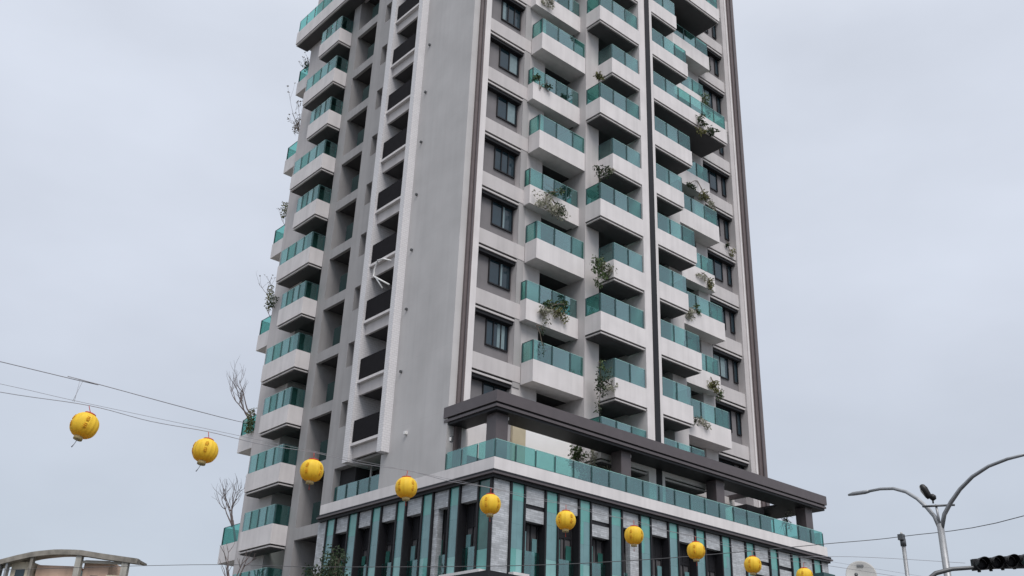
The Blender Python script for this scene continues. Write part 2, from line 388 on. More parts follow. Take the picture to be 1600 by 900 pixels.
for k in range(0, 12):                           # fourth column
    z = FL(k)
    if k in (6, 9): continue
    if k % 2 == 0: balcony(Rm(3.38), 15.69, 19.55, .88, z, 3, False, side_glass=(1, 1))
    else: balcony(Rm(3.38), 15.90, 19.40, .46, z-.02, 3, False, side_glass=(1, 1))
# left face, first row by turns longer and shorter
for k in range(-4, 9):
    z = FL(k); e = {8: 20.0, 6: 20.0, 4: 20.1, 2: 20.3, 0: 20.6, -2: 21.0, -4: 21.0}.get(k, 21.3)
    balcony(Lm(.43), 17.42, e, .93, z+.04, 4, True, h=1.04)
balcony(Lm(.43), 14.9, 23.8, .93, FL(9)+.04, 8, True, h=1.04)
balcony(Lm(.43), 17.42, 21.0, .93, FL(10)+.04, 4, True, h=1.04)
# rear balconies seen past the left end
for k in range(-4, 10, 2):
    z = FL(k)
    balcony(lambda u0, u1, v0, v1, z0, z1: (u0, u1, 23.1+v0, 23.1+v1, z0, z1), .6, 5.5, {-4: 2.6, -2: 2.5, 0: 2.2}.get(k, 1.78), z+.02, 4, False, h=1.05, side_glass=(1, 1))
# left strip between the tiled pilasters
for k in range(-1, 12):
    z = FL(k)
    r = B(-.34, -.28, 8.25, 10.65, z+.86, z+1.98).build('solid_railing', 'railing_plate', T)
    B(-.40, .1, 8.203, 10.697, z+.66, z+.80).build('window_sill', 'white_paint', T)
    B(-.22, -.1, 8.203, 10.697, z+.05, z+.655).build('spandrel', 'pale_paint', T)
    if k > -1 or True:
        B(1.18, 1.197, 8.35, 9.9, z+1.0, z+3.0).build('recess_window', 'window_glass', T)
# dark railing panels inside the open recesses
for k in range(-4, 11):
    z = FL(k)+.853
    B(.55, .58, 13.56, 15.25, z, z+1.15).build('recess_railing', 'recess_screen', T)
# small fittings on the blank wall
for z in (26.0, 22.7, 19.4, 16.1, 12.8, 9.45, 6.12):
    MB().box(-.12, -.002, 7.28, 7.38, z-.05, z+.06).build('wall_light', 'dark_steel', T)
MB().box(-.16, -.002, 6.40, 6.54, 2.78, 2.92).build('wall_light', 'white_plastic', T)

# ------------------------------------------------------------------ podium
B(.5, 24.1, .5, 13.3, GZ, -.01).build('podium_wall', 'shade_paint', T)
MB().box(0, 24.3, 0, .30, 0, .53).box(0, .30, .301, 13.55, 0, .53).box(24.0, 24.298, .302, 13.5, .001, .528).build('podium_band', 'white_paint', T)
B(.302, 23.998, .302, 13.52, .0, .1).build('terrace_floor', 'paving', T)
def ring(d, z0, z1): return MB().box(-d, 24.35+d, -d, .5, z0, z1).box(-d, .5, .501, 13.55, z0, z1).box(24.0, 24.35+d, .502, 13.5, z0, z1)
ring(.10, -.12, -.003).build('cornice', 'dark_metal_and_shade', T)
ring(.17, -.20, -.123).build('cornice', 'brown_metal', T)
ring(.06, -.33, -.203).build('cornice', 'dark_metal_and_shade', T)
BOT = GZ+.13
FINM = ['fin_glass', 'fin_glass_grey', 'fin_glass_pale', 'fin_glass_dark']
frng = random.Random(3)
def fin(mp, u0, u1, dark=False, zt=-.335):
    """a tall strip of coloured glass made of stacked panes of slightly different tone"""
    g = MB(); zs = [zt, zt-frng.uniform(.6, 1.1), zt-frng.uniform(1.3, 2.0), zt-frng.uniform(2.5, 3.0), -4.6, BOT]
    seq = [0, frng.choice((0, 1)), 1, frng.choice((0, 2)), 0] if not dark else [3, 3, 3, 0, 3]
    um = u0+(u1-u0)*frng.uniform(.35, .6)
    for i in range(5):
        a, b = zs[i+1]+.004, zs[i]
        g.cur = seq[i]
        if i in (1, 2, 3) and not dark:
            g.box(*mp(u0, um-.002, -.02, .06, a, b)); g.cur = 2 if i == 3 else 1; g.box(*mp(um+.002, u1, -.02, .06, a, b))
        else: g.box(*mp(u0, u1, -.02, .06, a, b))
    g = g.build('glass_fin', FINM, T)
    fr = MB()
    for u in (u0-.10, u1+.01): fr.box(*mp(u, u+.09, -.3, .12, BOT, zt-.002))
    fr.build('mullion', 'dark_metal_and_shade', g)
def bay(mp, u0, u1, kind):
    S = lambda a, b, z0, z1, v=0.0: B(*mp(a, b, -.28, v, z0, z1)).build('stone_panel', 'stone', T)
    if kind == 'full': S(u0, u1, BOT, -.336, .03); return
    S(u0, u1, -1.07, -.337, .02)
    top = -1.07
    if kind == 'double':
        B(*mp(u0, u1, -.26, -.02, -1.255, -1.073)).build('spandrel', 'dark_metal_and_shade', T)
        S(u0, u1, -1.78, -1.258, .02); top = -1.78
    if kind == 'slim': S(u0+.5*(u1-u0) if mp(0, 1, 0, 1, 0, 1)[0] == 0 else u1-.28, u1, BOT, -1.073, .0)
    um = u1 if kind != 'slim' else u1-.5
    # recessed window with frame, blind panel and low glass screen
    g = B(*mp(u0+.02, u1-.02, -.46, -.40, BOT, top-.003)).build('window', 'fin_glass_dark', T)
    fr = MB(); mid = (u0+u1)/2
    if kind != 'double': fr.box(*mp(u0+.02, u1-.02, -.395, -.33, top-1.0, top-.85)); fr.box(*mp(u0+.02, u1-.02, -.396, -.34, top-.84, top-.01))
    for u in (u0+.02, mid-.12, mid+.12, u1-.07): fr.box(*mp(u, u+.05, -.394, -.32, BOT, top-.004))
    fr.box(*mp(u0+.02, u1-.02, -.393, -.31, top-.06, top-.005)); fr.box(*mp(u0+.02, u1-.02, -.392, -.31, -4.4, -4.3))
    fr.build('window_frame', 'dark_metal_and_shade', g)
    B(*mp(u0+.1, mid-.14, -.31, -.29, -4.2, top-1.1 if kind != 'double' else top-.35)).build('glass_leaf', frng.choice(('fin_glass_dark', 'fin_glass_grey', 'fin_glass')), g)
    B(*mp(mid+.20, u1-.09, -.30, -.28, -4.2, top-1.3 if kind != 'double' else top-.6)).build('glass_leaf', frng.choice(('fin_glass_dark', 'fin_glass_grey')), g)
    s = random.uniform(-.1, .2)
    B(*mp(u0+.03, u1-.03, -.2, -.18, -4.3, -2.95+s)).build('screen_glass', 'railing_glass', g)
PR = Rm(0.13); PL = Lm(0.13)
gl_r = [(1.09, 1.74), (3.05, 3.67), (5.05, 5.66), (7.02, 7.66), (8.99, 9.61), (10.97, 11.55), (12.96, 13.58), (14.97, 15.56), (16.93, 17.53), (18.95, 19.54), (20.93, 21.54), (22.93, 23.55)]
kinds = ['double', 'plain', 'double', 'slim', 'plain', 'plain', 'plain', 'full', 'double', 'double', 'full']
for i, (a, b) in enumerate(gl_r):
    fin(PR, a, b)
    if i < 11: bay(PR, b+.105, gl_r[i+1][0]-.105, kinds[i])
B(*PR(.14, .985, -.28, .03, BOT, -.336)).build('stone_panel', 'stone', T)
B(*PR(23.66, 24.4, -.28, .03, BOT, -.336)).build('stone_panel', 'stone', T)
gl_l = [(2.29, 2.87), (4.17, 4.80), (6.18, 6.76), (8.13, 8.75), (10.08, 10.75), (12.08, 12.74)]
kl = ['plain', 'slim', 'plain', 'plain', 'plain', 'plain']
fin(PL, .24, .93, True)
prev = .93
for i, (a, b) in enumerate(gl_l):
    bay(PL, prev+.105, a-.105, kl[i]); fin(PL, a, b); prev = b
B(*PL(12.86, 13.7, -.28, .03, BOT, -.336)).build('stone_panel', 'stone', T)
# entrance canopy wrapping the corner
e = MB().box(-.45, 3.0, -.45, .08, -4.5, -4.17).box(-.45, .08, .081, 3.0, -4.498, -4.172).build('entrance_canopy', 'dark_metal_and_shade', T)
MB().box(1.0, 1.85, -.3, .08, -4.168, -4.02).box(-.3, .08, .3, 2.9, -4.169, -4.02).build('canopy_flashing', 'white_paint', e)

# terrace railing
tr = MB().box(.03, 24.05, .03, .12, .533, .56).box(.03, .12, .121, 3.3, .533, .56).box(23.96, 24.05, .122, 6, .533, .56).build('terrace_railing', 'teal_frame', T)
px = [.06+i*1.1405 for i in range(22)]
for i in range(21):
    gp = B(px[i]+.02, px[i+1]-.02, .05, .07, .565, 1.315); gp.cur = 1; gp.box(px[i]+.02, px[i+1]-.02, .049, .071, 1.316, 1.335)
    gp.build('glass_panel', ['railing_glass', 'glass_edge'], tr)
for x in px: B(x-.03, x+.03, .02, .048, .565, 1.26).build('railing_post', 'teal_frame', tr)
for i in range(3): B(.05, .07, .1+i*1.09, 1.13+i*1.09, .565, 1.33).build('glass_panel', 'railing_glass', tr)
for i in range(1, 4): B(.02, .048, .085+i*1.08, .135+i*1.08, .565, 1.26).build('railing_post', 'teal_frame', tr)
for i in range(4): B(23.98, 24.0, .15+i*1.4, 1.45+i*1.4, .565, 1.33).build('glass_panel', 'railing_glass', tr)
# loggia cut into the left wall at terrace level
lg = MB()
for i in range(4): lg.box(.16, .18, 8.48+i*1.02, 9.45+i*1.02, .55, 1.33)
l_ = lg.build('loggia_railing', 'railing_glass', T)
lf = MB()
for i in range(5): u = 8.48+i*1.01; lf.box(.12, .155, u-.02, u+.04, .53, 1.3)
lf.build('railing_post', 'teal_frame', l_)
B(1.6, 1.7, 8.2, 13.3, .1, 2.3).build('recess_wall', 'shade_paint', T)
MB().box(1.2, 1.26, 9.7, 9.8, .1, 2.3).box(.9, .96, 10.6, 10.68, .1, 2.3).build('door_frame', 'white_paint', T)
B(0, 1.6, 8.452, 12.6, 2.24, 2.358).build('loggia_lintel', 'grey_paint', T)

# terrace canopy
cp = MB().box(-.07, 24.6, -.07, .10, 2.92, 3.42).box(-.07, .10, .101, 3.6, 2.92, 3.42).box(24.42, 24.598, .102, 6, 2.92, 3.418).build('terrace_canopy', 'brown_metal', T)
MB().box(.02, 24.5, .02, .2, 2.84, 2.917).box(.02, .2, .201, 3.58, 2.84, 2.917).box(24.3, 24.498, .203, 6, 2.84, 2.917).build('shadow_groove', 'dark_metal_and_shade', cp)
MB().box(-.03, 24.56, -.03, .24, 2.72, 2.837).box(-.03, .24, .241, 3.6, 2.72, 2.837).box(24.26, 24.558, .243, 6, 2.72, 2.837).build('lower_fascia', 'brown_metal', cp)
MB().box(.04, 24.48, .04, 1.32, 2.60, 2.717).box(.04, 1.0, 1.321, 3.37, 2.60, 2.717).box(21.9, 24.48, 1.323, 6.0, 2.60, 2.717).build('canopy_soffit', 'dark_metal_and_shade', cp)
MB().box(.11, 24.41, .21, 1.34, 3.3, 3.4).build('canopy_roof', 'brown_metal', cp)
for x in (.30, 8.03, 15.1, 23.0):
    c_ = B(x, x+.66, .34, .98, .10, 2.598).build('canopy_column', 'brown_metal', cp)
    MB().box(x+.68, x+.76, .40, .5, 2.42, 2.55).build('spot_light', 'white_plastic', c_)
for x in (11.3, 19.0): B(x, x+.22, 1.321, 3.3, 2.62, 2.85).build('canopy_beam', 'brown_metal', cp)
# walls at the back of the terrace
B(4.6, 7.655, 3.30, 3.435, .1, 4.7).build('terrace_wall', 'skylit_paint', T)
B(3.76, 4.58, 3.26, 3.397, .1, 4.7).build('side_board', 'beige_board', T)
B(16.4, 22.34, 3.30, 3.432, .1, 2.9).build('terrace_wall', 'white_paint', T)
B(1.2, 3.74, 3.70, 3.796, 1.6, 3.3).build('terrace_wall', 'white_paint', T)
MB().box(1.25, 3.6, 3.60, 3.69, .1, 1.55).build('terrace_door', 'door_glass', T)
B(15.7, 19.5, 2.5, 3.29, 2.35, 2.75).build('porch_slab', 'pale_paint', T)
B(20.3, 21.9, 2.3, 5.1, 2.2, 2.58).build('porch_slab', 'dark_metal_and_shade', T)
MB().box(-.10, -.002, 2.86, 2.98, 1.70, 1.98).build('wall_lamp', 'dark_steel', T)
MB().box(-.16, -.102, 2.88, 2.96, 1.74, 1.9).build('wall_lamp', 'white_plastic', T)

# ------------------------------------------------------------------ plants
def branch(mb, p, d, L, r, depth, spread=.6, up=.25, tips=None):
    n = 4; pts = [p]; q = p.copy(); dd = d.normalized()
    for i in range(n):
        dd = (dd+Vector((random.uniform(-1, 1), random.uniform(-1, 1), random.uniform(-.6, 1)))*.16+Vector((0, 0, up*.12))).normalized()
        q = q+dd*L/n; pts.append(q.copy())
    mb.tube(pts, [r*(1-.45*i/n) for i in range(n+1)], 5, False)
    if depth == 0:
        if tips is not None: tips.append((q.copy(), dd.copy()))
        return
    for j in range(random.choice((2, 3, 3))):
        t = random.uniform(.4, 1); k = min(n, int(t*n)+1); s = pts[k]
        nd = (dd+Vector((random.uniform(-1, 1), random.uniform(-1, 1), random.uniform(-.5, 1)))*spread).normalized()
        branch(mb, s.copy(), nd, L*random.uniform(.55, .8), r*.55, depth-1, spread, up, tips)
def leaves(mb, c, rad, n, L, droop=.3, hollow=.35):
    for _ in range(n):
        while True:
            v = Vector((random.uniform(-1, 1), random.uniform(-1, 1), random.uniform(-1, 1)))
            if hollow < v.length < 1: break
        p = Vector(c)+Vector((v.x*rad[0], v.y*rad[1], v.z*rad[2]))
        d = Vector((random.uniform(-1, 1), random.uniform(-1, 1), random.uniform(-1, .6)-droop))
        nn = Vector((random.uniform(-1, 1), random.uniform(-1, 1), random.uniform(-.2, 1)))
        mb.leaf(p, d, nn, L*random.uniform(.6, 1.3), L*random.uniform(.35, .6))
def plant(label, clumps, base, group, L=.165, twigs=5, name='balcony_plant'):
    """clumps: (centre, radii, number of leaves, material); the stem rises from base"""
    t = thing(name, label, 'plant', base, group)
    st = MB(); b = Vector(base)
    for c, rad, n, mname in clumps:
        c = Vector(c); mid = (b+c)/2+Vector((random.uniform(-.1, .1), random.uniform(-.1, .1), .1))
        st.tube([b, mid, c], [.028, .022, .015], 5, False)
        for _ in range(twigs):
            e_ = c+Vector((random.uniform(-1, 1)*rad[0], random.uniform(-1, 1)*rad[1], random.uniform(-.8, 1)*rad[2]))
            st.tube([c, (c+e_)/2+Vector((0, 0, .05)), e_], [.013, .009, .005], 4, False)
    st.build('stem', 'bark', t)
    for c, rad, n, mname in clumps:
        n = int(n*1.7); f = MB(); k = max(3, n//30)
        for i in range(k):
            sub = Vector(c)+Vector((random.uniform(-.7, .7)*rad[0], random.uniform(-.6, .6)*rad[1], random.uniform(-.7, .7)*rad[2]))
            leaves(f, sub, [q*random.uniform(.35, .6) for q in rad], n//k, L, hollow=.1)
        f.build('foliage', mname, t)
    return t
GP = 'plants growing on the balconies'
A = lambda x, z: (x, 2.78, z)
plant('pale flowering climber spilling over the topmost shallow balcony beside the grey window bay', [((4.9, 2.75, 29.35), (.55, .28, .45), 90, 'leaf_pale'), ((5.35, 2.75, 29.9), (.5, .25, .3), 40, 'leaf_dark')], (4.8, 2.8, 28.6+1.0), GP)
plant('small dark leafy plant at the left corner of a balcony in the fourth row down', [((4.35, 2.8, 23.55), (.4, .25, .28), 70, 'leaf_green'), ((4.95, 2.8, 23.45), (.45, .2, .35), 45, 'leaf_dark')], (4.5, 2.85, 22.9), GP)
plant('large whitish trailing plant covering the left half of a white balcony front', [((4.95, 2.72, 15.75), (.75, .25, .5), 190, 'leaf_pale'), ((5.9, 2.72, 15.8), (.75, .25, .55), 150, 'leaf_pale'), ((5.8, 2.75, 16.75), (.7, .22, .4), 60, 'leaf_green'), ((5.9, 2.68, 15.7), (.6, .2, .45), 40, 'leaf_dark')], (5.2, 2.85, 16.4), GP)
plant('green topped plant with pale hanging leaves on the lowest shallow balcony', [((5.2, 2.72, 9.45), (.6, .25, .45), 110, 'leaf_pale'), ((6.2, 2.72, 9.75), (.7, .25, .35), 110, 'leaf_olive'), ((6.4, 2.78, 10.4), (.6, .2, .4), 70, 'leaf_green'), ((5.5, 2.75, 10.1), (.4, .2, .3), 50, 'leaf_green')], (5.4, 2.85, 9.9), GP)
plant('thin dark vine hanging down past the corner of the lowest deep balcony glass', [((4.72, 2.42, 8.3), (.12, .12, .5), 28, 'leaf_dark'), ((4.75, 2.42, 7.5), (.1, .1, .5), 18, 'leaf_dark')], (4.75, 2.9, 8.75), GP, L=.11, twigs=2)
B2c = [('low brushy plant on the white corner of the highest of the short balconies', 24.95, .45, .25, 80, 'leaf_olive'),
       ('dark spiky tuft with a long hanging stem at a short balcony corner, mid facade', 18.55, .5, .4, 110, 'leaf_dark'),
       ('round bushy green plant at the corner of a short balcony, densest on the tower', 12.55, .8, .62, 260, 'leaf_green'),
       ('tall leafy climber at the white balcony corner just above the dark terrace canopy', 6.35, .45, .75, 170, 'leaf_dark')]
for lb, z, rx, rz, n, mm in B2c:
    cl = [((8.05, 1.55, z), (rx, .32, rz), n, mm)]
    if mm == 'leaf_green': cl.append(((8.5, 1.5, z+.1), (.5, .3, .45), 90, 'leaf_pale')); cl.append(((7.8, 1.6, z-.75), (.22, .2, .5), 30, 'leaf_green'))
    if z < 7: cl.append(((8.5, 1.4, z-.15), (.45, .25, .35), 60, 'leaf_pale')); cl.append(((7.85, 1.6, z-1.2), (.18, .15, .6), 24, 'leaf_dark')); cl.append(((7.85, 1.55, z+.9), (.25, .2, .3), 26, 'leaf_green'))
    if 18 < z < 19: cl.append(((7.9, 1.6, z-1.0), (.15, .15, .7), 26, 'leaf_dark')); cl.append(((8.4, 1.4, z+.2), (.5, .2, .25), 40, 'leaf_pale'))
    plant(lb, cl, (8.3, 1.9, z+.1), GP)
plant('green shrub behind the glass of the second balcony row near the right dark pilaster', [((19.1, 2.9, 29.6), (.6, .3, .6), 130, 'leaf_green'), ((20.1, 3.1, 29.3), (.4, .2, .8), 50, 'leaf_dark')], (19.2, 3.1, 28.5), GP)
plant('big dark drooping leaves over the longest white balcony on the right', [((16.4, 1.15, 25.75), (.5, .2, .5), 36, 'leaf_dark'), ((17.3, 1.12, 25.5), (.55, .2, .45), 34, 'leaf_dark'), ((16.2, 1.12, 25.0), (.6, .2, .2), 24, 'leaf_olive')], (16.6, 1.6, 26.35), GP, L=.26, twigs=3)
plant('olive plant hanging under the right end of a balcony below the long one', [((16.6, 2.35, 21.75), (.6, .2, .3), 80, 'leaf_dark'), ((18.2, 2.5, 21.6), (.7, .25, .4), 90, 'leaf_olive'), ((19.2, 2.7, 21.6), (.5, .25, .45), 70, 'leaf_pale')], (18.2, 2.95, 22.9), GP)
plant('pale thin plant hanging from a balcony end, third row under the long balcony', [((18.0, 2.75, 16.2), (.5, .25, .3), 50, 'leaf_pale'), ((18.7, 2.75, 15.5), (.4, .25, .7), 80, 'leaf_olive')], (18.5, 2.95, 16.4), GP)
plant('pale green shrub where two balconies meet on the right half, middle height', [((16.3, 2.35, 13.0), (.6, .25, .5), 130, 'leaf_pale'), ((16.9, 2.4, 13.3), (.45, .25, .35), 60, 'leaf_green')], (16.3, 2.6, 13.2), GP)
plant('leafy tuft at the right end of the lowest shallow balcony near the far pilaster', [((18.6, 2.75, 9.1), (.6, .25, .4), 110, 'leaf_olive'), ((18.95, 2.75, 8.7), (.4, .2, .5), 50, 'leaf_green')], (18.5, 2.95, 9.8), GP)
plant('dark and white leaves over the left end of the lowest right balcony above the canopy', [((15.8, 2.2, 6.2), (.4, .25, .4), 60, 'leaf_dark'), ((16.8, 2.42, 6.5), (.7, .2, .35), 80, 'leaf_pale')], (16.3, 2.6, 6.7), GP)
plant('tiny plant on the grey window sill at the right edge of the tower', [((21.5, 3.3, 19.75), (.3, .15, .25), 40, 'leaf_dark'), ((21.6, 3.25, 19.2), (.35, .15, .3), 30, 'leaf_olive')], (21.6, 3.45, 19.71), GP)
plant('small dark plant on the sill under the top right overhanging balcony', [((20.2, 3.2, 33.3), (.5, .2, .5), 60, 'leaf_dark'), ((19.9, 3.1, 32.7), (.3, .2, .3), 30, 'leaf_olive')], (20.3, 3.45, 32.91), GP)
plant('leafy shrub on the terrace behind the glass railing under the dark canopy', [((6.7, 1.9, 2.3), (.7, .4, .55), 190, 'leaf_green'), ((8.1, 1.7, 2.45), (.85, .4, .5), 210, 'leaf_pale'), ((7.7, 1.9, 1.6), (1.0, .4, .3), 120, 'leaf_dark')], (7.5, 1.9, .1), 'shrubs on the terrace', L=.2, name='terrace_shrub')
plant('slender small leaved shrub at the right end of the terrace railing', [((22.6, 1.6, 1.7), (.6, .4, .6), 70, 'leaf_green'), ((23.0, 1.6, 2.3), (.4, .3, .4), 40, 'leaf_pale')], (22.6, 1.6, .1), 'shrubs on the terrace', L=.13, name='terrace_shrub')

def bare_tree(label, base, lean, H, depth, leafc, group, r=.085, mname='twig', spread=.75, leaf_n=0, lf=1.0):
    t = thing('bare_tree', label, 'tree', base, group)
    tr_ = MB(); b = Vector(base); top = b+Vector((lean[0]*.35, lean[1]*.35, H*(.45 if lf == 1 else .86))); tips = []
    tr_.tube([b, (b+top)/2+Vector((.04, .06, 0)), top], [r, r*.85, r*.7], 6, False); tr_.build('trunk', 'twig', t)
    br = MB()
    for j in range(4):
        d = Vector((lean[0]*.3+random.uniform(-.5, .5), lean[1]*.3+random.uniform(-.5, .8), 1.0)).normalized()
        branch(br, top-Vector((0, 0, random.uniform(0, H*.12))), d, H*lf*random.uniform(.22, .32), r*.58, depth, spread, .5, tips)
    br.build('crown', mname, t)
    if leaf_n:
        f = MB()
        for p, d in tips:
            for _ in range(leaf_n): f.leaf(p+Vector((random.uniform(-.1, .1),)*3), d+Vector((random.uniform(-1, 1), random.uniform(-1, 1), random.uniform(-1, 1))), Vector((0, 0, 1)), .14, .07)
        f.build('foliage', 'leaf_dry', t)
    for c, rad, n, mm in leafc:
        f = MB(); leaves(f, c, rad, n, .17, hollow=.1); f.build('foliage', mm, t)
    return t
GT = 'bare trees on the rear balconies'
bare_tree('bare branching tree above green leaves on the second lowest rear balcony', (1.1, 24.0, 5.8), (-.6, 2.8), 5.5, 3, [((.42, 23.75, 7.35), (.25, .5, .85), 240, 'leaf_olive'), ((.36, 23.5, 6.95), (.22, .45, .6), 120, 'leaf_green')], GT)
bare_tree('bare leafless tree on the lowest rear balcony above the street corner', (1.1, 24.1, -.8), (-.7, 2.6), 5.2, 3, [], GT)
bare_tree('thin bare tree with an olive leafy stem on the rear balcony at mid height', (1.1, 23.6, 12.4), (-.3, 1.0), 5.2, 2, [((.42, 23.65, 15.5), (.22, .35, 1.0), 150, 'leaf_olive'), ((.2, 22.7, 14.9), (.18, .6, .45), 90, 'leaf_dark')], GT, r=.05, leaf_n=2)
bare_tree('wispy dry shrub rising from the rear balcony at three quarters of the tower', (1.1, 23.7, 19.0), (-.2, .7), 4.6, 2, [((.42, 23.5, 21.9), (.2, .35, .7), 120, 'leaf_olive')], GT, r=.04, leaf_n=3)
bare_tree('tall wispy dry shrub on the second highest rear balcony', (1.1, 23.5, 25.6), (-.2, .9), 6.0, 2, [((.42, 23.6, 28.6), (.2, .3, .7), 110, 'leaf_dry')], GT, r=.04, leaf_n=4)
bare_tree('short dry shrub peeking under the long top left balcony', (1.1, 23.6, 32.2), (-.2, .5), 3.0, 2, [((.45, 23.6, 33.9), (.2, .4, .5), 80, 'leaf_dark')], GT, r=.035, leaf_n=2)
bare_tree('slim bare street tree standing on the pavement before the lowest left balcony', (-1.1, 19.45, GZ+.13), (0, 0), 11.2, 2, [], None, r=.10, spread=.9, lf=.42)

def street_tree(label, base, H, crown, mm, n):
    t = thing('street_tree', label, 'tree', base, 'leafy trees on the pavement')
    b = Vector(base); c0 = b+Vector((0, 0, H)); tr_ = MB()
    tr_.tube([b, b+Vector((.06, .03, H*.5)), c0], [.16, .12, .08], 8); tips = []
    for j in range(6):
        d = Vector((random.uniform(-1, 1), random.uniform(-1, 1), random.uniform(.5, 1.4))).normalized()
        branch(tr_, c0-Vector((0, 0, random.uniform(0, .8))), d, crown[0]*.8, .05, 2, .7, .3, tips)
    tr_.build('trunk', 'bark', t)
    f = MB()
    for p, d in tips: leaves(f, p, (crown[0]*.38, crown[1]*.38, crown[2]*.30), n, .17, hollow=.05)
    f.build('crown', mm, t)
street_tree('dark leafy tree top in front of the left podium windows', (-2.6, 7.3, GZ+.13), 7.75, (1.2, 1.2, 1.15), 'leaf_dark', 26)
street_tree('lower leafy tree top left of the stone corner of the podium', (-2.6, 10.4, GZ+.13), 7.0, (1.0, 1.0, .9), 'leaf_green', 22)

# white bent hose hanging from one of the dark railings on the left face
hs = MB().tube([(-.42, 8.6, 12.5), (-.5, 9.2, 12.8), (-.5, 9.75, 12.9), (-.5, 9.98, 12.45), (-.5, 10.0, 12.05), (-.5, 9.3, 11.6), (-.42, 8.55, 11.1)], .045, 8)
hs.tube([(-.5, 9.75, 11.88), (-.42, 9.15, 11.1)], .045, 8)
tag(hs.build('bent_hose', 'white_plastic'), 'white bent hose hanging over a dark railing on the left face', 'hose')

# ------------------------------------------------------------------ lanterns and cables
LX = [-21.33+1.88*i for i in range(10)]
LY = [-16.01-.122*i for i in range(10)]
LZ = [-6.59, -6.59, -6.55, -6.50, -6.48, -6.48, -6.49, -6.54, -6.59, -6.60]
lab = ['yellow lantern against open sky, nearest and largest of the string', 'yellow lantern against open sky just left of the tower',
       'yellow lantern in front of the grey recess left of the terrace loggia', 'yellow lantern in front of the dark cornice of the left podium face',
       'yellow lantern at the stone corner of the podium', 'yellow lantern over the second stone panel right of the podium corner',
       'yellow lantern in front of the narrow stone strip on the right podium face', 'yellow lantern fourth from the right end of the string before dark podium windows',
       'yellow lantern beside the full stone panel near the right end of the podium', 'yellow lantern cut by the bottom of the picture, last of the string at right']
lab[7] = 'yellow lantern before the dark podium window, two along from the right end'
def lantern(i):
    c = Vector((LX[i], LY[i], LZ[i])); r = .2*(1+random.uniform(-.02, .02)); h = r*.92
    t = thing('paper_lantern', lab[i], 'lantern', c, 'yellow lanterns strung across the street')
    prof = [(r*math.cos(a)**.72 if abs(a) < 1.5 else r*.1, h*math.sin(a)) for a in [R(q) for q in range(-76, 77, 8)]]
    tilt = Matrix.Rotation(R([14, 9, 2, -2, 1, 2, -1, 1, 2, 0][i]), 4, 'Y')@Matrix.Rotation(R(random.uniform(-3, 3)), 4, 'X'); ax = tilt@Vector((0, 0, 1))
    MB().lathe(c, prof, 32, .035, ax).build('paper_body', 'lantern_paper', t)
    MB().lathe(c, [(r*.42, h*.93), (r*.42, h*1.06), (r*.36, h*1.08)], 18, 0, ax).build('top_ring', 'red_cloth', t)
    MB().lathe(c, [(r*.33, -h*1.24), (r*.33, -h*.93)], 18, 0, ax).build('bottom_ring', 'cap_cream', t)
    top = c+ax*h*1.08
    MB().tube([top, c+Vector((0, 0, .31))], .006, 5).build('hanger', 'red_cloth', t)
    b = c-ax*h*1.24; q = Vector((-.05, .03, -.12)) if i < 2 else Vector((.005, 0, -.10))
    MB().tube([b, b+q*.5+Vector((0, 0, -.01)), b+q], [.004, .005, .009], 5).build('tassel', 'cable_pale' if i < 2 else 'red_cloth', t)
    # brush lettering: raised red strokes in two vertical columns round the paper
    s = MB(); U = ax.orthogonal().normalized(); V = ax.cross(U)
    def onp(az, el): return c+(U*math.cos(az)+V*math.sin(az))*(r*1.004*math.cos(el)**.72)+ax*(h*1.004*math.sin(el))
    to_cam = (cam.matrix_world.translation-c).normalized(); az0 = math.atan2(to_cam.dot(V), to_cam.dot(U))
    for col in range(2):
        base_az = az0*0+R([37, 25, 68, 50, 60, 40, 58, 63, 48, 55][i])+2.35+col*1.35-.6
        for e0 in (.32, -.28):
            for (da, de, L_, ang) in [(0, .16, .20, 0), (0, .02, .26, 0), (-.02, -.05, .34, 1.57), (.07, -.12, .17, .7), (-.08, -.12, .17, 2.4), (0, -.2, .2, 0)]:
                p1 = onp(base_az+da-math.cos(ang)*L_/2, e0+de-math.sin(ang)*L_/2); p2 = onp(base_az+da+math.cos(ang)*L_/2, e0+de+math.sin(ang)*L_/2); pm = onp(base_az+da, e0+de)
                s.tube([p1, pm, p2], .0055, 4)
    s.build('brush_lettering', 'red_ink', t)
for i in range(10): lantern(i)
def catenary(pts, r, name, m, label):
    P = [Vector(p) for p in pts]; q = []
    for i in range(len(P)-1):
        a, b, c2, d = P[max(i-1, 0)], P[i], P[i+1], P[min(i+2, len(P)-1)]
        for s_ in range(6):
            t = s_/6; q.append(.5*((2*b)+(c2-a)*t+(2*a-5*b+4*c2-d)*t*t+(3*b-a-3*c2+d)*t**3))
    q.append(P[-1])
    return tag(MB().tube(q, r, 6).build(name, m), label, 'cable')
cz = [(LX[i], LY[i], LZ[i]+.315) for i in range(10)]
mids = []
for i in range(10):
    mids.append(cz[i])
    if i < 9: mids.append(((cz[i][0]+cz[i+1][0])/2, (cz[i][1]+cz[i+1][1])/2, (cz[i][2]+cz[i+1][2])/2-.035))
catenary([(-40, -15.0, -6.9), (-24.5, -15.85, -6.42), (-22.6, -15.95, -6.37)]+mids+[(-2.5, -17.3, -6.2), (14, -18.5, -5.6)], .0048, 'lantern_cable', 'cable_pale', 'grey sagging cable carrying the row of yellow lanterns')
catenary([(-40, -14.9, -6.6), (-24.5, -15.8, -6.27), (-21.3, -16.0, -6.245), (-17.6, -16.2, -6.2), (-12, -16.6, -6.14), (-6, -17.0, -6.2), (14, -18.4, -5.4)], .003, 'support_wire', 'cable_pale', 'thin straight wire running just above the lantern cable')
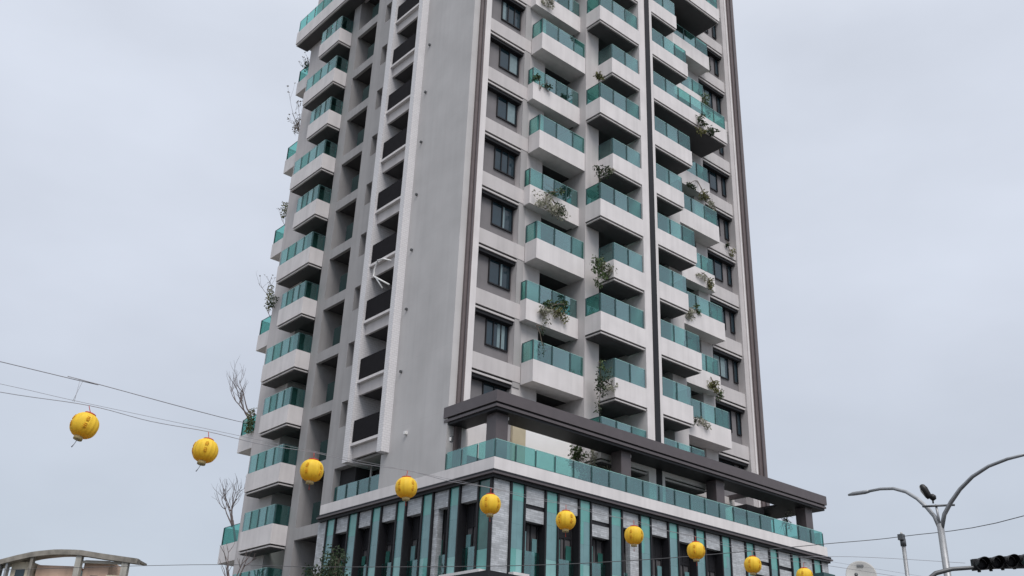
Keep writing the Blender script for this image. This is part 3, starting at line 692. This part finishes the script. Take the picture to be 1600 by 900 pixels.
catenary([(-40, -18.5, -6.9), (-22.68, -15.98, -5.94), (-21.5, -15.66, -5.80), (-17.5, -13, -4.96), (.6, 25.2, 7.7)], .006, 'overhead_wire', 'cable_pale', 'thin overhead wire slanting from the upper left down to the rear balcony')
tag(MB().tube([(-21.45, -15.70, -5.82), (-21.52, -15.9, -6.24)], .003, 5).tube([(-21.40, -15.68, -5.82), (-21.55, -15.92, -6.24)], .003, 5).build('cable_tie', 'cable_pale'), 'short pale double tie joining overhead wire and lantern cable', 'cable')
catenary([(-32, 30, -6.2), (-6.28, 19.61, -2.7), (-4.3, 5.63, -3.96), (-0.47, -1.87, -4.17), (2.32, -5.82, -3.99), (4.21, -9.02, -3.78), (6.36, -11.07, -3.42), (8.34, -12.97, -3.08), (5.15, -18.58, -3.7), (1, -27, -3.2)], .013, 'power_line', 'cable', 'dark power line crossing low in front of podium up to the grey pole')
catenary([(3.0, -10.3, -4.35), (6, -12.2, -4.05), (9.6, -14.5, -4.0)], .007, 'thin_wire', 'cable_pale', 'faint thin wire between podium end and street lamp')

# ------------------------------------------------------------------ right side: lamp, pole, signal, dish
J = Vector((-.52, -18.74, -4.92))
sl = thing('street_lamp', 'grey double arm street lamp on tall pole right of the tower', 'street lamp', (J.x, J.y, GZ+.13))
MB().tube([(J.x, J.y, GZ+.13), (J.x, J.y, -8), (J.x, J.y, J.z)], [.11, .095, .085], 14).build('pole', 'galvanised', sl)
h = Vector((.45, 2.66, 0)); 
for s_ in (1, -1):
    h = Vector((.45, 2.66, 0))*(.80 if s_ > 0 else 1)
    pts = [J+Vector((h.x*s_*t, h.y*s_*t, 1.26*(1-(1-t)**3.0))) for t in (0, .06, .15, .27, .42, .6, .8, 1)]
    pts[0].z -= .2
    a_ = MB().tube(pts, [.055, .055, .054, .05, .047, .043, .04, .038], 10).build('arm', 'galvanised', sl)
    e0 = pts[-1]; dd = h.normalized()*s_
    MB().tube([e0-dd*.05, e0+dd*.1, e0+dd*.5+Vector((0, 0, .03)), e0+dd*.68+Vector((0, 0, .03))], [.045, .055, .055, .03], 10).build('lamp_head', 'galvanised', a_)
cbz = -4.42; cd = Vector((.749, -.661, 0))
cb0 = J+Vector((-.02, -.04, 0)); 
MB().tube([Vector((cb0.x, cb0.y, cbz-.07))-cd*.42, Vector((cb0.x, cb0.y, cbz))+cd*.42], .028, 6).build('cross_bar', 'dark_steel', sl)
MB().tube([Vector((J.x, J.y, J.z-.1)), Vector((J.x-.04, J.y+.02, cbz))], .03, 6).build('bar_bracket', 'galvanised', sl)
fb = Vector((cb0.x, cb0.y, cbz+.02))-cd*.13
ldir = (Vector((0, 0, .5))-cd*.26).normalized()
fl = MB().tube([fb, fb+Vector((0, 0, .1))], .022, 6)
fl.tube([fb+Vector((.0, 0, .08)), fb+Vector((.02, 0, .13)), fb+Vector((.02, 0, .2)), fb+Vector((.02, 0, .25))], [.03, .085, .085, .03], 10)
fl.tube([fb+ldir*.15+cd*.0, fb+ldir*.22, fb+ldir*.42, fb+ldir*.52, fb+ldir*.55], [.06, .085, .10, .07, .03], 10)
fo = fl.build('flood_light', 'black_plastic', sl)
MB().tube([fb+ldir*.2-cd*.07, fb+ldir*.36-cd*.085, fb+ldir*.5-cd*.06], [.03, .04, .02], 8).build('lens', 'dish_grey', fo)

P2 = Vector((8.35, -12.96, -3.12))
up = thing('utility_pole', 'slender grey utility pole with a dark bracket on top, behind the street lamp', 'pole', (P2.x, P2.y, GZ+.13))
MB().tube([(P2.x, P2.y, GZ+.13), (P2.x, P2.y, P2.z-.05)], [.085, .07], 12).build('pole', 'galvanised', up)
MB().box(P2.x-.18, P2.x+.02, P2.y-.09, P2.y+.09, P2.z-.10, P2.z+.10).tube([(P2.x, P2.y, P2.z-.3), (P2.x, P2.y, P2.z-.05)], .10, 10).build('bracket', 'dark_steel', up)
MB().tube([(P2.x-.04, P2.y, P2.z+.10), (P2.x-.04, P2.y, P2.z+.19)], [.05, .03], 8).build('insulator', 'dish_grey', up)

tb = Vector((-2.45, -19.03, 0)); ad = Vector((.72, -.694, 0))
ts = thing('traffic_signal', 'black horizontal traffic signal with four hooded lenses on a curved mast arm', 'traffic light', (tb.x, tb.y, GZ+.13))
mp_ = MB().tube([(tb.x, tb.y, GZ+.13), (tb.x, tb.y, -7.3), (tb.x, tb.y, -6.9), tuple(tb+ad*.12+Vector((0, 0, -6.63))), tuple(tb+ad*.35+Vector((0, 0, -6.45))), tuple(tb+ad*.75+Vector((0, 0, -6.34))), tuple(tb+ad*1.3+Vector((0, 0, -6.29))), tuple(tb+ad*2.9+Vector((0, 0, -6.22)))], [.13, .10, .08, .06, .055, .05, .045, .04], 10)
mp_.build('mast_arm', 'dark_steel', ts)
nrm = Vector((-.694, -.72, -.08)).normalized()   # towards the oncoming cars
def obox(c, a, b, z, ha, hb, hz):
    mb = MB(); vs = []
    for k_ in (-1, 1):
        for j in (-1, 1):
            for i in (-1, 1): vs.append(c+a*ha*i+b*hb*j+z*hz*k_)
    mb.add(vs, [(0, 2, 3, 1), (4, 5, 7, 6), (0, 1, 5, 4), (2, 6, 7, 3), (0, 4, 6, 2), (1, 3, 7, 5)]); return mb
s0 = tb+ad*1.33+Vector((0, 0, -6.22)); zz = Vector((0, 0, 1)); slope = (ad+zz*.11).normalized()
hc = s0+slope*.60
obox(hc-nrm*.03, slope, nrm, zz, .68, .08, .135).build('housing', 'black_plastic', ts)
for i in range(4):
    c = s0+slope*(.08+.35*i)+nrm*.07
    prof = []
    mb = MB(); n = 20; U = slope; V = zz
    ring_ = lambda r_, d_, cut: [c+nrm*(d_-(.16 if cut and math.sin(2*math.pi*k_/n) < -.3 else 0))+(U*math.cos(2*math.pi*k_/n)+V*math.sin(2*math.pi*k_/n))*r_ for k_ in range(n)]
    vs = ring_(.145, 0, 0)+ring_(.152, .28, 1)+ring_(.142, .28, 1)+ring_(.135, 0, 0); fs = []
    for q in range(3):
        for k_ in range(n): fs.append((q*n+k_, q*n+(k_+1) % n, (q+1)*n+(k_+1) % n, (q+1)*n+k_))
    mb.add(vs, fs); v_ = mb.build('visor', 'black_plastic', ts)
    MB().lathe(c, [(.13, .005), (.12, .02), (.06, .035)], 18, 0, nrm).build('lens', 'fin_glass_dark' if i == 3 else 'dark_metal_and_shade', v_)
for i in range(5): MB().box(*[q for p_ in zip(s0+slope*(.05+.28*i)-Vector((.03, .03, .18)), s0+slope*(.05+.28*i)+Vector((.03, .03, -.13))) for q in p_]).build('bolt', 'black_plastic', ts)

dc = Vector((20.67, -4.01, -1.95))
hb_ = thing('low_house', 'low grey house roof right of the podium, carrying the satellite dish', 'building', (23, -5.5, GZ))
B(17.5, 30, -9, 2.5-5, GZ, -3.3).build('wall', 'beige_wall', hb_)
B(17.2, 30.3, -9.3, -2.2, -3.297, -2.9).build('roof', 'concrete', hb_)
MB().box(18.3, 19.3, -3.4, -2.7, -2.897, -1.98).build('roof_tank', 'teal_frame', hb_)
MB().box(21.4, 22.3, -5.2, -4.4, -2.897, -2.0).build('roof_box', 'dish_grey', hb_)
sd = thing('satellite_dish', 'round grey satellite dish on the low roof right of the podium', 'satellite dish', (dc.x, dc.y, -2.9))
dn_ = Vector((-.80, -.55, .22)).normalized()
prof = [(.02, -.14), (.25, -.12), (.5, -.06), (.70, 0), (.74, .01), (.74, .03), (.69, .02), (.48, -.035), (.24, -.095), (.02, -.115)]
MB().lathe(dc+Vector((0, 0, .08)), prof, 36, 0, dn_).build('reflector', 'dish_grey', sd)
lu = Vector((0, 0, 1))-dn_*dn_.z; lu.normalize(); lr_ = lu.cross(dn_)
obox(dc+Vector((0, 0, .08))+lu*.50+dn_*(-.02), lr_, lu, dn_, .16, .05, .03).build('maker_plate', 'dark_steel', sd)
MB().tube([dc-lu*.66+lr_*-.2, dc+dn_*.75-lu*.25-lr_*.3], .03, 6).lathe(dc+dn_*.75-lu*.22-lr_*.3, [(.07, -.1), (.09, .1)], 12, 0, dn_).build('feed_arm', 'dark_steel', sd)
MB().tube([(dc.x+.15, dc.y+.1, -2.9), tuple(dc-dn_*.1)], .05, 8).build('mount', 'galvanised', sd)

# ------------------------------------------------------------------ left: roof of the neighbouring building
nb = thing('neighbour_building', 'old beige and pink building with a curved concrete roof frame at lower left', 'building', (-5.5, 33, GZ))
ux = Vector((.749, -.661, 0)); uy = Vector((.661, .749, 0)); o_ = Vector((-8.68, 35.17, 0))
def nbx(u0, u1, v0, v1, z0, z1):
    mb = MB(); vs = [o_+ux*u+uy*v+Vector((0, 0, z)) for z in (z0, z1) for v in (v0, v1) for u in (u0, u1)]
    return mb.add(vs, [(0, 2, 3, 1), (4, 5, 7, 6), (0, 1, 5, 4), (2, 6, 7, 3), (0, 4, 6, 2), (1, 3, 7, 5)])
nbx(-7, 7.9, .3, 12, GZ, -1.95).build('wall', 'beige_wall', nb)
def arcz(u): 
    pts = [(-9, -2.9), (-4, -2.0), (-1.5, -1.4), (0, -1.0), (.8, -.75), (1.9, -.46), (3.2, -.29), (4.6, -.27), (6.1, -.45), (8.2, -.66)]
    for (a, za), (b, zb) in zip(pts, pts[1:]):
        if a <= u <= b: return za+(zb-za)*(u-a)/(b-a)
    return -.7
mb = MB(); us = [-9+i*.43 for i in range(41)]; us[-1] = 8.2
for v0, v1, d0, d1 in ((0, .5, 0, .30), (.5, 1.7, .02, .14)):
    vs = []; fs = []
    for u in us:
        z = arcz(u)
        vs += [o_+ux*u+uy*v+Vector((0, 0, z-d)) for v, d in ((v0, d0), (v1, d0), (v1, d1), (v0, d1))]
    for i in range(len(us)-1):
        for k_ in range(4): fs.append((i*4+k_, i*4+(k_+1) % 4, i*4+4+(k_+1) % 4, i*4+4+k_))
    fs += [(0, 1, 2, 3), tuple(len(vs)-4+k_ for k_ in range(4))]
    mb.add(vs, fs)
mb.build('curved_roof', 'old_concrete', nb)
for u, w_, m_ in ((-.2, .28, 'dark_steel'), (.35, .12, 'galvanised'), (1.75, .16, 'old_concrete'), (4.45, .34, 'concrete'), (7.25, .38, 'concrete')):
    nbx(u, u+w_, .1, .45, -2.0, arcz(u)-.25).build('column', m_, nb)
nbx(.5, 1.74, .6, 4, -1.94, arcz(1.2)-.35).build('penthouse_wall', 'beige_wall', nb)
nbx(.8, 1.35, .56, .598, -1.9, -1.45).build('window', 'window_glass', nb)
nbx(1.92, 4.44, .8, 4, -1.94, -1.12).build('parapet', 'pink_wall', nb)
nbx(4.8, 6.3, .7, 4, -1.94, -.75).build('penthouse_wall', 'pink_wall', nb)
nbx(4.45, 4.8, .5, .69, -1.93, -1.4).build('window', 'curtain', nb)
nbx(5.3, 5.75, .66, .698, -1.9, -1.65).build('window', 'window_glass', nb)
nbx(4.8, 7.6, .3, .5, -.98, -.84).build('tie_beam', 'concrete', nb)
nbx(6.3, 7.24, .5, .7, -1.94, -1.6).build('parapet', 'beige_wall', nb)
# more roofs beyond, seen only from beside the camera's place
for i in range(6):
    t = thing('distant_house', ['grey', 'beige', 'pink', 'pale', 'brown', 'low grey'][i]+' house far along the side street, '+['nearest', 'second', 'third', 'fourth', 'fifth', 'last'][i]+' of its row', 'building', (-34-2*i, -2+14*i, GZ), 'houses along the side street')
    x0, y0 = -40, -4+13*i; hgt = GZ+6+((i*37) % 5)*.6
    B(x0-8, x0+8, y0, y0+12, GZ, hgt).build('wall', ['concrete', 'beige_wall', 'pink_wall', 'pale_paint', 'old_concrete', 'concrete'][i], t)
    B(x0-8.2, x0+8.2, y0-.2, y0+12.2, hgt+.002, hgt+.35).build('roof', 'old_concrete', t)
    for a in range(2):
        for b_ in range(3): B(x0+8.002, x0+8.06, y0+1.2+b_*3.6, y0+3.2+b_*3.6, GZ+1.2+a*3, GZ+2.7+a*3).build('window', 'window_glass', t)
